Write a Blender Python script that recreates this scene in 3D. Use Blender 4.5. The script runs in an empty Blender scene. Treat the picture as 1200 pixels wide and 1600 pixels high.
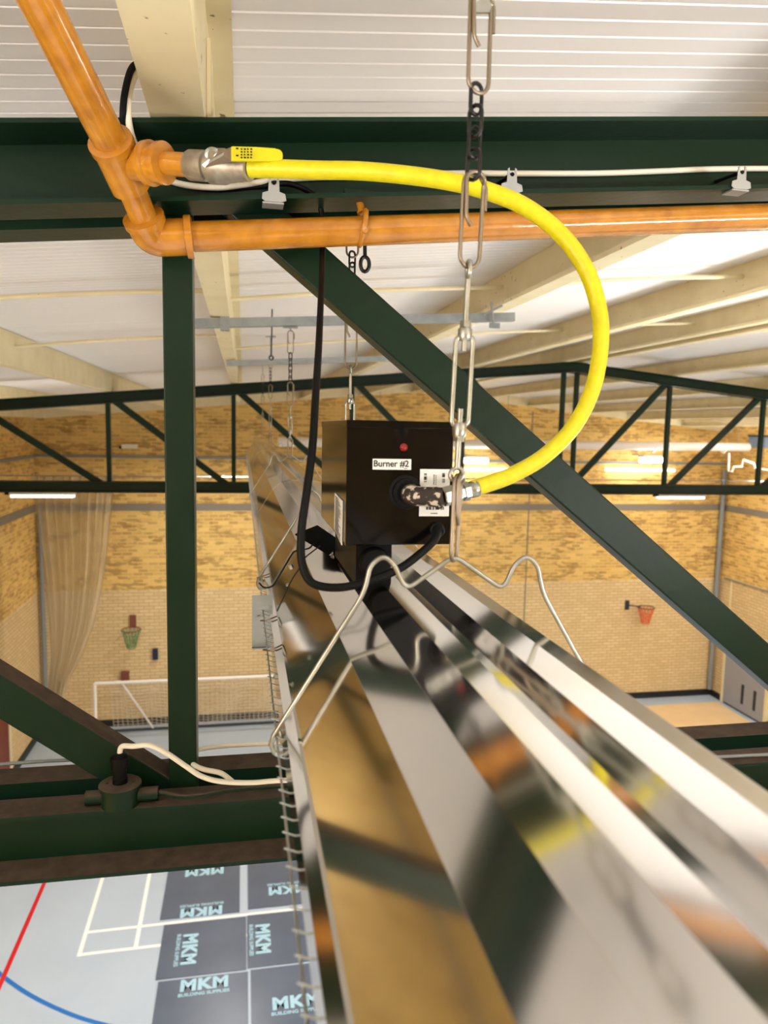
import bpy, math, random
from mathutils import Vector, Matrix
random.seed(7)
S = bpy.context.scene
COL = S.collection
PI = math.pi

# ------------------------------------------------------------ camera, world, exposure
EYE = Vector((0, 0, 7.0))
FPX = 1150.0
Fw = Vector((-220, -135, FPX)).normalized()
Dn = Vector((-206, 10000, FPX)).normalized()
Dn = (Dn - Fw * Dn.dot(Fw)).normalized()
Rt = Dn.cross(Fw).normalized()          # image x right, y down, z forward -> world X, Y, -Z


def at(px, py, Y=None, X=None, Z=None):
    v = Vector((px - 600, py - 800, FPX))
    r = Vector((v.dot(Rt), v.dot(Fw), -v.dot(Dn)))
    if Y is not None: t = Y / r.y
    elif X is not None: t = X / r.x
    else: t = (Z - 7.0) / r.z
    return r * t + EYE


cam = bpy.data.cameras.new('camera')
cam.sensor_fit = 'VERTICAL'; cam.sensor_height = 36; cam.sensor_width = 27
cam.lens = 36 * FPX / 1600
cam.clip_start = 0.02; cam.clip_end = 100
cam.dof.use_dof = True; cam.dof.focus_distance = 1.25; cam.dof.aperture_fstop = 6.6
co = bpy.data.objects.new('camera', cam); COL.objects.link(co)
mx = Vector((Rt.x, Fw.x, -Dn.x)); my = Vector((-Rt.y, -Fw.y, Dn.y)); mz = Vector((-Rt.z, -Fw.z, Dn.z))
# columns: camera right, up, back in world space
co.matrix_world = Matrix(((mx.x, my.x, mz.x, 0), (mx.y, my.y, mz.y, 0), (mx.z, my.z, mz.z, 7.0), (0, 0, 0, 1)))
S.camera = co

w = bpy.data.worlds.new('hall_air'); S.world = w; w.use_nodes = True
w.node_tree.nodes['Background'].inputs[0].default_value = (1, .96, .9, 1)
w.node_tree.nodes['Background'].inputs[1].default_value = 0.25
S.view_settings.view_transform = 'Standard'
S.view_settings.look = 'None'
S.view_settings.gamma = 1
S.view_settings.use_curve_mapping = False
S.view_settings.exposure = 0.5


def area(name, loc, sx, sy, power, up=False, col=(1, .98, .965), spread=180):
    l = bpy.data.lights.new(name, 'AREA'); l.shape = 'RECTANGLE'; l.size = sx; l.size_y = sy
    l.energy = power; l.color = col; l.spread = math.radians(spread)
    o = bpy.data.objects.new(name, l); COL.objects.link(o); o.location = loc
    if up: o.rotation_euler = (PI, 0, 0)
    return o


# hall lamps, all but the first two unseen and added as fill: (x, y, z, length along X, down W, up W); the matching battens are built below
LAMPS = [(-2.26, 9.0, 6.165, .70, 120, 8), (5.82, 9.0, 6.165, .70, 120, 8),
         (10.6, 9.6, 5.9, 1.5, 70, 130), (3.9, 3.2, 5.9, 1.5, 80, 100), (9.0, 4.0, 5.9, 1.5, 110, 150), (11.5, 14.4, 5.9, .7, 30, 60),
         (-2.5, -1.6, 6.3, 1.5, 100, 210), (2.6, -1.6, 6.3, 1.5, 90, 190), (8.0, -1.6, 6.3, 1.5, 110, 170),
         (-2.5, -7, 6.4, 1.5, 110, 90), (3.5, -7, 6.4, 1.5, 110, 90), (9.0, -7, 6.4, 1.5, 110, 90)]
for i, (x, y, z, ln, dw, uw) in enumerate(LAMPS):
    area('lamp_light', (x, y, z - .05), ln, .12, dw)
    area('lamp_uplight', (x, y, z + .08), ln, .3, uw, up=True)
FLOODS = [(5.3, 16.4, 6.35), (9.75, 16.4, 6.42), (-.3, 14.6, 6.42)]
for (x, y, z) in FLOODS:
    area('flood_light', (x, y, z - .08), .5, .2, 90, col=(1, .95, .88))

# ------------------------------------------------------------ helpers
def srgb(r, g, b):
    f = lambda c: (c / 255 / 12.92) if c / 255 <= .04045 else ((c / 255 + .055) / 1.055) ** 2.4
    return (f(r), f(g), f(b), 1)


def mat(name, col, rough=.5, metal=0, bump=0, bscale=60, spec=.5, coat=0, noise=0, nscale=8, col2=None, emit=0, aniso=0, alpha=None, noff=0):
    m = bpy.data.materials.new(name); m.use_nodes = True
    n = m.node_tree.nodes; L = m.node_tree.links; b = n['Principled BSDF']
    b.inputs['Base Color'].default_value = col
    b.inputs['Roughness'].default_value = rough
    b.inputs['Metallic'].default_value = metal
    b.inputs['Specular IOR Level'].default_value = spec
    b.inputs['Coat Weight'].default_value = coat
    b.inputs['Coat Roughness'].default_value = .08
    if emit:
        b.inputs['Emission Color'].default_value = col; b.inputs['Emission Strength'].default_value = emit
    tc = n.new('ShaderNodeTexCoord')
    if noise:
        t = n.new('ShaderNodeTexNoise'); t.inputs['Scale'].default_value = nscale; t.inputs['Detail'].default_value = 6
        L.new(tc.outputs['Object'], t.inputs['Vector'])
        cr = n.new('ShaderNodeMapRange'); cr.inputs[1].default_value = .5 + noff - noise / 2; cr.inputs[2].default_value = .5 + noff + noise / 2
        L.new(t.outputs['Fac'], cr.inputs[0])
        mx_ = n.new('ShaderNodeMix'); mx_.data_type = 'RGBA'
        mx_.inputs[6].default_value = col; mx_.inputs[7].default_value = col2
        L.new(cr.outputs[0], mx_.inputs[0]); L.new(mx_.outputs[2], b.inputs['Base Color'])
    if bump:
        t = n.new('ShaderNodeTexNoise'); t.inputs['Scale'].default_value = bscale; t.inputs['Detail'].default_value = 4
        L.new(tc.outputs['Object'], t.inputs['Vector'])
        bp = n.new('ShaderNodeBump'); bp.inputs['Strength'].default_value = bump; bp.inputs['Distance'].default_value = .002
        L.new(t.outputs['Fac'], bp.inputs['Height']); L.new(bp.outputs[0], b.inputs['Normal'])
    if alpha is not None: b.inputs['Alpha'].default_value = alpha
    return m


def brick_mat(name, axis, c1, c2, cm, dark, darkamt, bw=.225, bh=.0786, cols2=None, zsplit=3.21):
    """wall of stretcher bond brick; painted paler below zsplit"""
    m = bpy.data.materials.new(name); m.use_nodes = True
    n = m.node_tree.nodes; L = m.node_tree.links; b = n['Principled BSDF']; b.inputs['Roughness'].default_value = .75
    tc = n.new('ShaderNodeTexCoord'); sp = n.new('ShaderNodeSeparateXYZ'); cb = n.new('ShaderNodeCombineXYZ')
    L.new(tc.outputs['Object'], sp.inputs[0]); L.new(sp.outputs[axis], cb.inputs[0]); L.new(sp.outputs['Z'], cb.inputs[1])

    def bricks(a, b_, mo):
        t = n.new('ShaderNodeTexBrick'); t.inputs['Scale'].default_value = 1
        t.inputs['Brick Width'].default_value = bw; t.inputs['Row Height'].default_value = bh
        t.inputs['Mortar Size'].default_value = .010; t.inputs['Mortar Smooth'].default_value = .2
        t.inputs['Color1'].default_value = a; t.inputs['Color2'].default_value = b_; t.inputs['Mortar'].default_value = mo
        L.new(cb.outputs[0], t.inputs['Vector']); return t
    t1 = bricks(c1, c2, cm)
    # individual dark burnt bricks: low-res noise sampled per brick cell, in patches
    mp = n.new('ShaderNodeMapping'); mp.inputs['Scale'].default_value = (4.4, 12.7, 1); L.new(cb.outputs[0], mp.inputs['Vector'])
    nz = n.new('ShaderNodeTexNoise'); nz.inputs['Scale'].default_value = 1.0; nz.inputs['Detail'].default_value = 2; L.new(mp.outputs[0], nz.inputs['Vector'])
    mp2 = n.new('ShaderNodeMapping'); mp2.inputs['Scale'].default_value = (1.2, 3.5, 1); L.new(cb.outputs[0], mp2.inputs['Vector'])
    nz2 = n.new('ShaderNodeTexNoise'); nz2.inputs['Scale'].default_value = 1.0; L.new(mp2.outputs[0], nz2.inputs['Vector'])
    mu = n.new('ShaderNodeMath'); mu.operation = 'MULTIPLY'; L.new(nz.outputs[0], mu.inputs[0]); L.new(nz2.outputs[0], mu.inputs[1])
    mr = n.new('ShaderNodeMapRange'); mr.inputs[1].default_value = .28; mr.inputs[2].default_value = .33; mr.inputs[4].default_value = darkamt
    L.new(mu.outputs[0], mr.inputs[0])
    m1 = n.new('ShaderNodeMix'); m1.data_type = 'RGBA'; m1.inputs[7].default_value = dark
    L.new(mr.outputs[0], m1.inputs[0]); L.new(t1.outputs['Color'], m1.inputs[6])
    t2 = bricks(*cols2)
    gt = n.new('ShaderNodeMath'); gt.operation = 'GREATER_THAN'; gt.inputs[1].default_value = zsplit
    L.new(sp.outputs['Z'], gt.inputs[0])
    m2 = n.new('ShaderNodeMix'); m2.data_type = 'RGBA'
    L.new(gt.outputs[0], m2.inputs[0]); L.new(t2.outputs['Color'], m2.inputs[6]); L.new(m1.outputs[2], m2.inputs[7])
    L.new(m2.outputs[2], b.inputs['Base Color'])
    bp = n.new('ShaderNodeBump'); bp.inputs['Strength'].default_value = .6; bp.inputs['Distance'].default_value = .008; bp.invert = True
    L.new(t1.outputs['Fac'], bp.inputs['Height']); L.new(bp.outputs[0], b.inputs['Normal'])
    return m


def green_mat():
    m = bpy.data.materials.new('green_steel_paint'); m.use_nodes = True
    n = m.node_tree.nodes; L = m.node_tree.links; b = n['Principled BSDF']
    b.inputs['Specular IOR Level'].default_value = .2
    tc = n.new('ShaderNodeTexCoord')
    g = n.new('ShaderNodeNewGeometry'); sp = n.new('ShaderNodeSeparateXYZ'); L.new(g.outputs['Normal'], sp.inputs[0])
    nz = n.new('ShaderNodeTexNoise'); nz.inputs['Scale'].default_value = 40; nz.inputs['Detail'].default_value = 8
    L.new(tc.outputs['Object'], nz.inputs['Vector'])
    nz3 = n.new('ShaderNodeTexNoise'); nz3.inputs['Scale'].default_value = 6; L.new(tc.outputs['Object'], nz3.inputs['Vector'])
    mr = n.new('ShaderNodeMapRange'); mr.inputs[1].default_value = .45; mr.inputs[2].default_value = .62; L.new(sp.outputs['Z'], mr.inputs[0])
    dm = n.new('ShaderNodeMix'); dm.data_type = 'RGBA'
    dm.inputs[6].default_value = srgb(96, 80, 66); dm.inputs[7].default_value = srgb(52, 42, 33); L.new(nz.outputs[0], dm.inputs[0])
    gm = n.new('ShaderNodeMix'); gm.data_type = 'RGBA'
    gm.inputs[6].default_value = srgb(10, 36, 20); gm.inputs[7].default_value = srgb(19, 41, 26); L.new(nz3.outputs[0], gm.inputs[0])
    m1 = n.new('ShaderNodeMix'); m1.data_type = 'RGBA'
    L.new(mr.outputs[0], m1.inputs[0]); L.new(gm.outputs[2], m1.inputs[6]); L.new(dm.outputs[2], m1.inputs[7])
    L.new(m1.outputs[2], b.inputs['Base Color'])
    rr = n.new('ShaderNodeMapRange'); rr.inputs[3].default_value = .36; rr.inputs[4].default_value = .95; L.new(mr.outputs[0], rr.inputs[0])
    L.new(rr.outputs[0], b.inputs['Roughness'])
    bp = n.new('ShaderNodeBump'); bp.inputs['Strength'].default_value = .35; bp.inputs['Distance'].default_value = .002
    L.new(nz.outputs[0], bp.inputs['Height']); L.new(bp.outputs[0], b.inputs['Normal'])
    return m


def deck_rot(axis_from, axis_to):
    return Vector(axis_from).rotation_difference(Vector(axis_to))


class MB:
    def __init__(s): s.v = []; s.f = []
    def add(s, vs, fs):
        o = len(s.v); s.v += [tuple(p) for p in vs]; s.f += [tuple(i + o for i in f) for f in fs]; return s
    def box(s, a, b, M=None):
        (x0, y0, z0), (x1, y1, z1) = a, b
        vs = [Vector(p) for p in ((x0, y0, z0), (x1, y0, z0), (x1, y1, z0), (x0, y1, z0), (x0, y0, z1), (x1, y0, z1), (x1, y1, z1), (x0, y1, z1))]
        if M is not None: vs = [M @ p for p in vs]
        return s.add(vs, [(3, 2, 1, 0), (4, 5, 6, 7), (0, 1, 5, 4), (1, 2, 6, 5), (2, 3, 7, 6), (3, 0, 4, 7)])
    def prism(s, prof, p0, p1, u, v):
        """extrude 2D profile (list of (a,b) closed) from p0 to p1, axes u,v"""
        p0, p1, u, v = Vector(p0), Vector(p1), Vector(u), Vector(v); k = len(prof)
        vs = [p0 + u * a + v * b for a, b in prof] + [p1 + u * a + v * b for a, b in prof]
        fs = [(i, (i + 1) % k, k + (i + 1) % k, k + i) for i in range(k)]
        fs += [tuple(range(k - 1, -1, -1)), tuple(range(k, 2 * k))]
        return s.add(vs, fs)
    def tube(s, pts, r, seg=12, closed=False, cap=True):
        pts = [Vector(p) for p in pts]; k = len(pts)
        rs = r if isinstance(r, (list, tuple)) else [r] * k
        T = []
        for i in range(k):
            if closed: t = pts[(i + 1) % k] - pts[i - 1]
            else: t = pts[min(i + 1, k - 1)] - pts[max(i - 1, 0)]
            T.append(t.normalized() if t.length > 1e-9 else Vector((0, 0, 1)))
        up = Vector((0, 0, 1)) if abs(T[0].z) < .9 else Vector((1, 0, 0))
        N = (up - T[0] * up.dot(T[0])).normalized(); vs = []
        for i in range(k):
            if i: N = (N - T[i] * N.dot(T[i])).normalized()
            B = T[i].cross(N)
            vs += [pts[i] + (N * math.cos(2 * PI * j / seg) + B * math.sin(2 * PI * j / seg)) * rs[i] for j in range(seg)]
        fs = []
        for i in range(k if closed else k - 1):
            a, b = i * seg, ((i + 1) % k) * seg
            fs += [(a + j, a + (j + 1) % seg, b + (j + 1) % seg, b + j) for j in range(seg)]
        if cap and not closed: fs += [tuple(range(seg - 1, -1, -1)), tuple((k - 1) * seg + j for j in range(seg))]
        return s.add(vs, fs)
    def lathe(s, p0, axis, prof, seg=24):
        """prof: list of (t along axis, radius)"""
        p0 = Vector(p0); ax = Vector(axis).normalized()
        up = Vector((0, 0, 1)) if abs(ax.z) < .9 else Vector((1, 0, 0))
        N = (up - ax * up.dot(ax)).normalized(); B = ax.cross(N); vs = []
        for t, r in prof:
            vs += [p0 + ax * t + (N * math.cos(2 * PI * j / seg) + B * math.sin(2 * PI * j / seg)) * r for j in range(seg)]
        fs = []
        for i in range(len(prof) - 1):
            a, b = i * seg, (i + 1) * seg
            fs += [(a + j, a + (j + 1) % seg, b + (j + 1) % seg, b + j) for j in range(seg)]
        fs += [tuple(range(seg - 1, -1, -1)), tuple((len(prof) - 1) * seg + j for j in range(seg))]
        return s.add(vs, fs)
    def build(s, name, m, parent=None, smooth=False, bevel=0):
        me = bpy.data.meshes.new(name); me.from_pydata(s.v, [], s.f); me.update()
        me.materials.append(m)
        o = bpy.data.objects.new(name, me); COL.objects.link(o)
        if smooth:
            me.shade_smooth()
            try:
                me.set_sharp_from_angle(angle=math.radians(40))
            except Exception: pass
        if parent is not None:
            o.parent = parent; o.location = -Vector(parent.location)
        if bevel:
            md = o.modifiers.new('bevel', 'BEVEL'); md.width = bevel; md.segments = 2; md.limit_method = 'ANGLE'
        return o


def tag(o, label=None, cat=None, group=None, kind=None):
    if label: o['label'] = label
    if cat: o['category'] = cat
    if group: o['group'] = group
    if kind: o['kind'] = kind
    return o


def thing(name, label, cat, loc=(0, 0, 0), group=None, kind=None):
    o = bpy.data.objects.new(name, None); COL.objects.link(o); o.location = loc; o.empty_display_size = .05
    return tag(o, label, cat, group, kind)


def copy_tree(o, parent=None, label=None):
    c = o.copy(); COL.objects.link(c)
    if parent is not None: c.parent = parent
    if label: c['label'] = label
    for ch in list(o.children): copy_tree(ch, c)
    return c


def smooth_path(pts, n=8, closed=False):
    P = [Vector(p) for p in pts]; k = len(P); out = []
    rng = range(k) if closed else range(k - 1)
    for i in rng:
        a = P[(i - 1) % k] if closed or i else P[0] * 2 - P[1]
        b = P[i]; c = P[(i + 1) % k]
        d = P[(i + 2) % k] if closed or i + 2 < k else P[-1] * 2 - P[-2]
        for j in range(n):
            t = j / n
            out.append(.5 * ((2 * b) + (c - a) * t + (2 * a - 5 * b + 4 * c - d) * t * t + (3 * b - a - 3 * c + d) * t ** 3))
    if not closed: out.append(P[-1])
    return out


def round_poly(pts, r, n=5, closed=False):
    """polyline with filleted corners"""
    P = [Vector(p) for p in pts]; k = len(P); out = []
    for i in range(k):
        if not closed and i in (0, k - 1): out.append(P[i]); continue
        a, b, c = P[i - 1], P[i], P[(i + 1) % k]
        u = (a - b); v = (c - b); d = min(r, u.length * .48, v.length * .48)
        p, q = b + u.normalized() * d, b + v.normalized() * d
        for j in range(n + 1):
            t = j / n
            out.append(p * (1 - t) ** 2 + b * 2 * t * (1 - t) + q * t * t)
    return out


def text_mesh(name, body, size, M, m, parent=None, align='CENTER', ext=.0004, offset=0, stretch=1, spacing=1):
    cu = bpy.data.curves.new('txt', 'FONT'); cu.body = body; cu.size = size; cu.extrude = ext; cu.align_x = align; cu.align_y = 'CENTER'
    cu.offset = offset; cu.space_character = spacing
    cu.resolution_u = 3
    to = bpy.data.objects.new('txt', cu); COL.objects.link(to)
    dg = bpy.context.evaluated_depsgraph_get(); dg.update()
    me = bpy.data.meshes.new_from_object(to.evaluated_get(dg))
    bpy.data.objects.remove(to); bpy.data.curves.remove(cu)
    me.transform(Matrix.Diagonal((stretch, 1, 1, 1))); me.transform(M)
    me.materials.clear(); me.materials.append(m); me.name = name
    o = bpy.data.objects.new(name, me); COL.objects.link(o)
    if parent is not None: o.parent = parent; o.location = -Vector(parent.location)
    return o


def frame(o, x, y):
    """4x4 with given origin, x and y axes"""
    o, x, y = Vector(o), Vector(x).normalized(), Vector(y).normalized(); z = x.cross(y)
    return Matrix(((x.x, y.x, z.x, o.x), (x.y, y.y, z.y, o.y), (x.z, y.z, z.z, o.z), (0, 0, 0, 1)))


# ------------------------------------------------------------ materials
GREEN = green_mat()
CREAM = mat('cream_steel_paint', srgb(232, 218, 178), .55, noise=.5, nscale=5, col2=srgb(216, 200, 156), bump=.1, bscale=30)
def add_chips(m, col, scale, lo, hi):
    n = m.node_tree.nodes; L = m.node_tree.links; b = n['Principled BSDF']
    src = b.inputs['Base Color'].links[0].from_socket
    tc = n.new('ShaderNodeTexCoord'); t = n.new('ShaderNodeTexNoise'); t.inputs['Scale'].default_value = scale; t.inputs['Detail'].default_value = 3
    L.new(tc.outputs['Object'], t.inputs['Vector'])
    r = n.new('ShaderNodeMapRange'); r.inputs[1].default_value = lo; r.inputs[2].default_value = hi; L.new(t.outputs[0], r.inputs[0])
    x = n.new('ShaderNodeMix'); x.data_type = 'RGBA'; x.inputs[7].default_value = col
    L.new(r.outputs[0], x.inputs[0]); L.new(src, x.inputs[6]); L.new(x.outputs[2], b.inputs['Base Color'])
add_chips(CREAM, srgb(120, 100, 70), 38, .70, .73)
DECK = mat('white_liner_sheet', srgb(238, 232, 226), .38)
ORANGE = mat('ochre_gas_paint', srgb(200, 134, 36), .22, bump=.5, bscale=45, coat=.6, noise=.4, nscale=30, col2=srgb(172, 108, 22))
YEL = mat('yellow_hose_rubber', srgb(220, 208, 6), .45, noise=.4, nscale=90, col2=srgb(206, 192, 4))
YELH = mat('yellow_lever_coating', srgb(206, 194, 0), .4)
REFL = mat('polished_reflector_sheet', (.74, .725, .70, 1), .095, 1, bump=.012, bscale=6)
ZINC = mat('zinc_plated_steel', srgb(178, 178, 170), .3, 1, noise=.5, nscale=40, col2=srgb(150, 148, 138))
WIRE = mat('dull_spring_wire', srgb(140, 128, 112), .38, 1)
GALV = mat('galvanised_strut', srgb(160, 165, 165), .5, .6, noise=.5, nscale=20, col2=srgb(138, 144, 145))
BLKCH = mat('black_chain_steel', srgb(22, 20, 20), .4, .3)
BLKBOX = mat('black_enamel', srgb(8, 7, 7), .12, spec=.25)
BLKMAT = mat('black_rubber', srgb(7, 7, 7), .5, spec=.15)
IRON = mat('malleable_iron_flaking', srgb(40, 28, 22), .7, noise=.05, noff=.09, nscale=110, col2=srgb(190, 178, 160), bump=.6, bscale=90)
BRASS = mat('nickel_valve_body', srgb(176, 168, 152), .45, .55, noise=.5, nscale=60, col2=srgb(130, 118, 100))
WHITE = mat('white_pvc', srgb(235, 228, 210), .4)
PAPER = mat('white_sticker_paper', srgb(222, 220, 215), .5)
INK = mat('black_ink', srgb(20, 20, 20), .6)
RED = mat('red_lamp_lens', srgb(130, 5, 10), .2, emit=.02)
CLIPM = mat('grey_clip_steel', srgb(170, 172, 172), .4, .5)
FLOORM = mat('grey_blue_sports_floor', srgb(182, 196, 210), .32, noise=.5, nscale=1.2, col2=srgb(173, 188, 203))
LINEW = mat('white_line_paint', srgb(246, 246, 242), .4)
LINER = mat('red_line_paint', srgb(200, 22, 34), .4)
LINEB = mat('blue_line_paint', srgb(30, 110, 190), .4)
BOARD = mat('dark_grey_plastic_board', srgb(90, 102, 120), .3, noise=.5, nscale=2, col2=srgb(78, 90, 108))
PRINT = mat('pale_blue_print', srgb(165, 205, 222), .5)
SKIRT = mat('black_skirting', srgb(18, 17, 18), .5)
BAND = mat('grey_concrete_band', srgb(128, 120, 106), .7)
GREYST = mat('grey_conduit', srgb(130, 134, 134), .5)
NETM = mat('cream_mesh_curtain', srgb(196, 180, 148), .8, alpha=.5)
NETW = mat('white_goal_net_cord', srgb(215, 205, 185), .7)
GOALW = mat('white_goal_paint', srgb(238, 232, 224), .35)
DUCTM = mat('pale_duct_metal', srgb(236, 230, 224), .35)
LAMPE = mat('lamp_diffuser', (1, .96, .9, 1), .4, emit=2.2)
FLOODE = mat('flood_lens', (1, .97, .9, 1), .4, emit=40)
DOORG = mat('grey_door_paint', srgb(150, 152, 160), .5)
DOORF = mat('cream_door_frame', srgb(222, 210, 170), .5)
BROWND = mat('brown_door_paint', srgb(118, 48, 26), .5)
WOODF = mat('pale_timber_sheet', srgb(232, 204, 158), .45, noise=.5, nscale=2, col2=srgb(222, 190, 142))
REDP = mat('brown_red_paint', srgb(120, 66, 50), .6)
NAVY = mat('navy_paint', srgb(28, 34, 66), .5)
ORNET = mat('orange_net_cord', srgb(222, 100, 52), .6)
GRNET = mat('green_net_cord', srgb(120, 150, 100), .6)
GLASS = mat('blueish_window_glass', srgb(120, 140, 170), .1, spec=.8)
DARK = mat('dark_louvre', srgb(40, 44, 52), .5)
bc = (srgb(234, 194, 106), srgb(194, 148, 70), srgb(220, 194, 136))
bl = (srgb(226, 200, 152), srgb(214, 186, 136), srgb(192, 164, 114))
BRX = brick_mat('yellow_brick_back', 'X', *bc, srgb(130, 92, 38), .5, cols2=bl)
BRY = brick_mat('yellow_brick_side', 'Y', *bc, srgb(140, 94, 40), .4, cols2=bl)

# ------------------------------------------------------------ the hall
XL, XR, YB, YN, XRIDGE = -4.5, 12.45, 17.3, -12.0, 4.06
def zdeck(x): return 7.685 + .096 * (x if x < XRIDGE else 2 * XRIDGE - x)
def struct(name, mb, m, **k):
    o = mb.build(name, m, **k); o['kind'] = 'structure'; return o

floor = struct('floor', MB().box((XL - .3, YN - .3, -.2), (XR + .3, YB + .3, 0)), FLOORM)
wb = MB()
tw = .3
wb.prism([(XL - tw, 0), (XR + tw, 0), (XR + tw, zdeck(XR) + .1), (XRIDGE, zdeck(XRIDGE) + .1), (XL - tw, zdeck(XL) + .1)], (0, YB, 0), (0, YB + tw, 0), (1, 0, 0), (0, 0, 1))
struct('wall_back', wb, BRX)
wn = MB()
wn.prism([(XL - tw, 0), (XR + tw, 0), (XR + tw, zdeck(XR) + .1), (XRIDGE, zdeck(XRIDGE) + .1), (XL - tw, zdeck(XL) + .1)], (0, YN - tw, 0), (0, YN, 0), (1, 0, 0), (0, 0, 1))
struct('wall_near', wn, BRX)
struct('wall_left', MB().box((XL - tw, YN, 0), (XL, YB, zdeck(XL) + .1)), BRY)
struct('wall_right', MB().box((XR, YN, 0), (XR + tw, YB, zdeck(XR) + .1)), BRY)
# ribbed roof liner (real grooves running across the hall)
prof = []
y = YN; k = 0
while y < YB:
    g = .007 if k % 17 else .016; d = .0035 if k % 17 else .010
    prof += [(y, 0), (y + .058 - g, 0), (y + .058 - g * .75, d), (y + .058 - g * .25, d)]; y += .058; k += 1
prof.append((YB, 0))
vs = []; fs = []
xs = [XL - .1, XRIDGE, XR + .1]
for (yy, dd) in prof:
    for x in xs: vs.append((x, yy, zdeck(x) + dd))
for i in range(len(prof) - 1):
    for j in range(2): a = i * 3 + j; fs.append((a, a + 3, a + 4, a + 1))
n0 = len(vs)
cm = MB().add(vs, fs)
cm.prism([(XL - .3, zdeck(XL - .1) + .04), (XRIDGE, zdeck(XRIDGE) + .04), (XR + .3, zdeck(XR + .1) + .04), (XR + .3, zdeck(XR) + .2), (XRIDGE, zdeck(XRIDGE) + .2), (XL - .3, zdeck(XL) + .2)], (0, YN - .3, 0), (0, YB + .3, 0), (1, 0, 0), (0, 0, 1))
struct('ceiling', cm, DECK)
# grey band courses, conduits, skirting
for nm, a, b, m in (('trim_1', (XL, YB - .02, 5.04), (XR, YB, 5.2), BAND), ('trim_2', (XL, YN, 5.03), (XL + .02, YB, 5.19), BAND), ('trim_3', (XR - .02, YN, 5.03), (XR, YB, 5.19), BAND),
                    ('trim_4', (XL, YB - .04, 6.23), (XR, YB, 6.29), GREYST), ('trim_5', (XL, YN, 6.21), (XL + .04, YB, 6.27), GREYST),
                    ('trim_6', (XR - .03, YN, 3.26), (XR, YB - .3, 3.29), GREYST),
                    ('baseboard_back', (XL, YB - .03, 0), (XR, YB, .16), SKIRT), ('baseboard_left', (XL, YN, 0), (XL + .03, YB, .16), SKIRT), ('baseboard_right', (XR - .03, YN, 0), (XR, YB, .16), SKIRT)):
    struct(nm, MB().box(a, b), m)
tr = MB()
for (x0, x1) in ((XL, XRIDGE), (XRIDGE, XR)):
    tr.prism([(x0, zdeck(x0) - .2), (x1, zdeck(x1) - .2), (x1, zdeck(x1)), (x0, zdeck(x0))], (0, YB - .14, 0), (0, YB, 0), (1, 0, 0), (0, 0, 1))
struct('trim_7', tr, CREAM)
# movement joint in the back wall and corner drainpipe
struct('trim_8', MB().box((7.0, YB - .012, 0), (7.025, YB, 7.5)), BAND)
tag(MB().tube([(XR - .12, YB - .12, .2), (XR - .12, YB - .12, 6.1)], .06, 12).build('corner_conduit', GREYST, smooth=True), 'grey vertical pipe in the far right brick corner', 'pipe')
tag(MB().tube([(XL + .1, YB - .1, .2), (XL + .1, YB - .1, 5.0)], .05, 12).build('corner_conduit', GREYST, smooth=True), 'grey vertical pipe in the far left brick corner', 'pipe')

# court lines (painted, part of the floor)
def strip(name, pts, wdt, m, z=.002):
    P = [Vector((p[0], p[1], 0)) for p in pts]; k = len(P); vs = []; fs = []
    for i in range(k):
        t = (P[min(i + 1, k - 1)] - P[max(i - 1, 0)]).normalized(); n_ = Vector((-t.y, t.x, 0)) * wdt / 2
        vs += [P[i] + n_ + Vector((0, 0, z)), P[i] - n_ + Vector((0, 0, z))]
    for i in range(k - 1): fs.append((2 * i, 2 * i + 1, 2 * i + 3, 2 * i + 2))
    return MB().add(vs, fs).build(name, m, floor)
strip('red_line', [(-3.0, YN), (-2.99, 13.6)], .06, LINER, .004)
strip('white_line', [(-2.14, 9.55), (-2.17, 15.5)], .055, LINEW)
strip('white_line', [(-2.16, 9.58), (3.2, 9.66)], .055, LINEW, .0035)
strip('white_line', [(-1.43, 9.62), (-1.5, 15.5)], .055, LINEW, .0025)
strip('white_line', [(-2.13, 10.02), (3.2, 10.1)], .055, LINEW, .003)
cpt = (-.6, 11.6)
a0 = [(-3.058, 9.406), (-2.466, 8.878), (-1.707, 8.377)]
arc = [(-3.9, 10.6), (-3.45, 9.85), (-3.058, 9.39), (-2.466, 8.86), (-1.707, 8.377), (-.8, 8.05), (.2, 7.95), (1.2, 8.05)]
sp_ = smooth_path([(p[0], p[1], 0) for p in arc], 6)
strip('blue_line', [(p.x, p.y) for p in sp_], .055, LINEB, .003)

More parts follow.
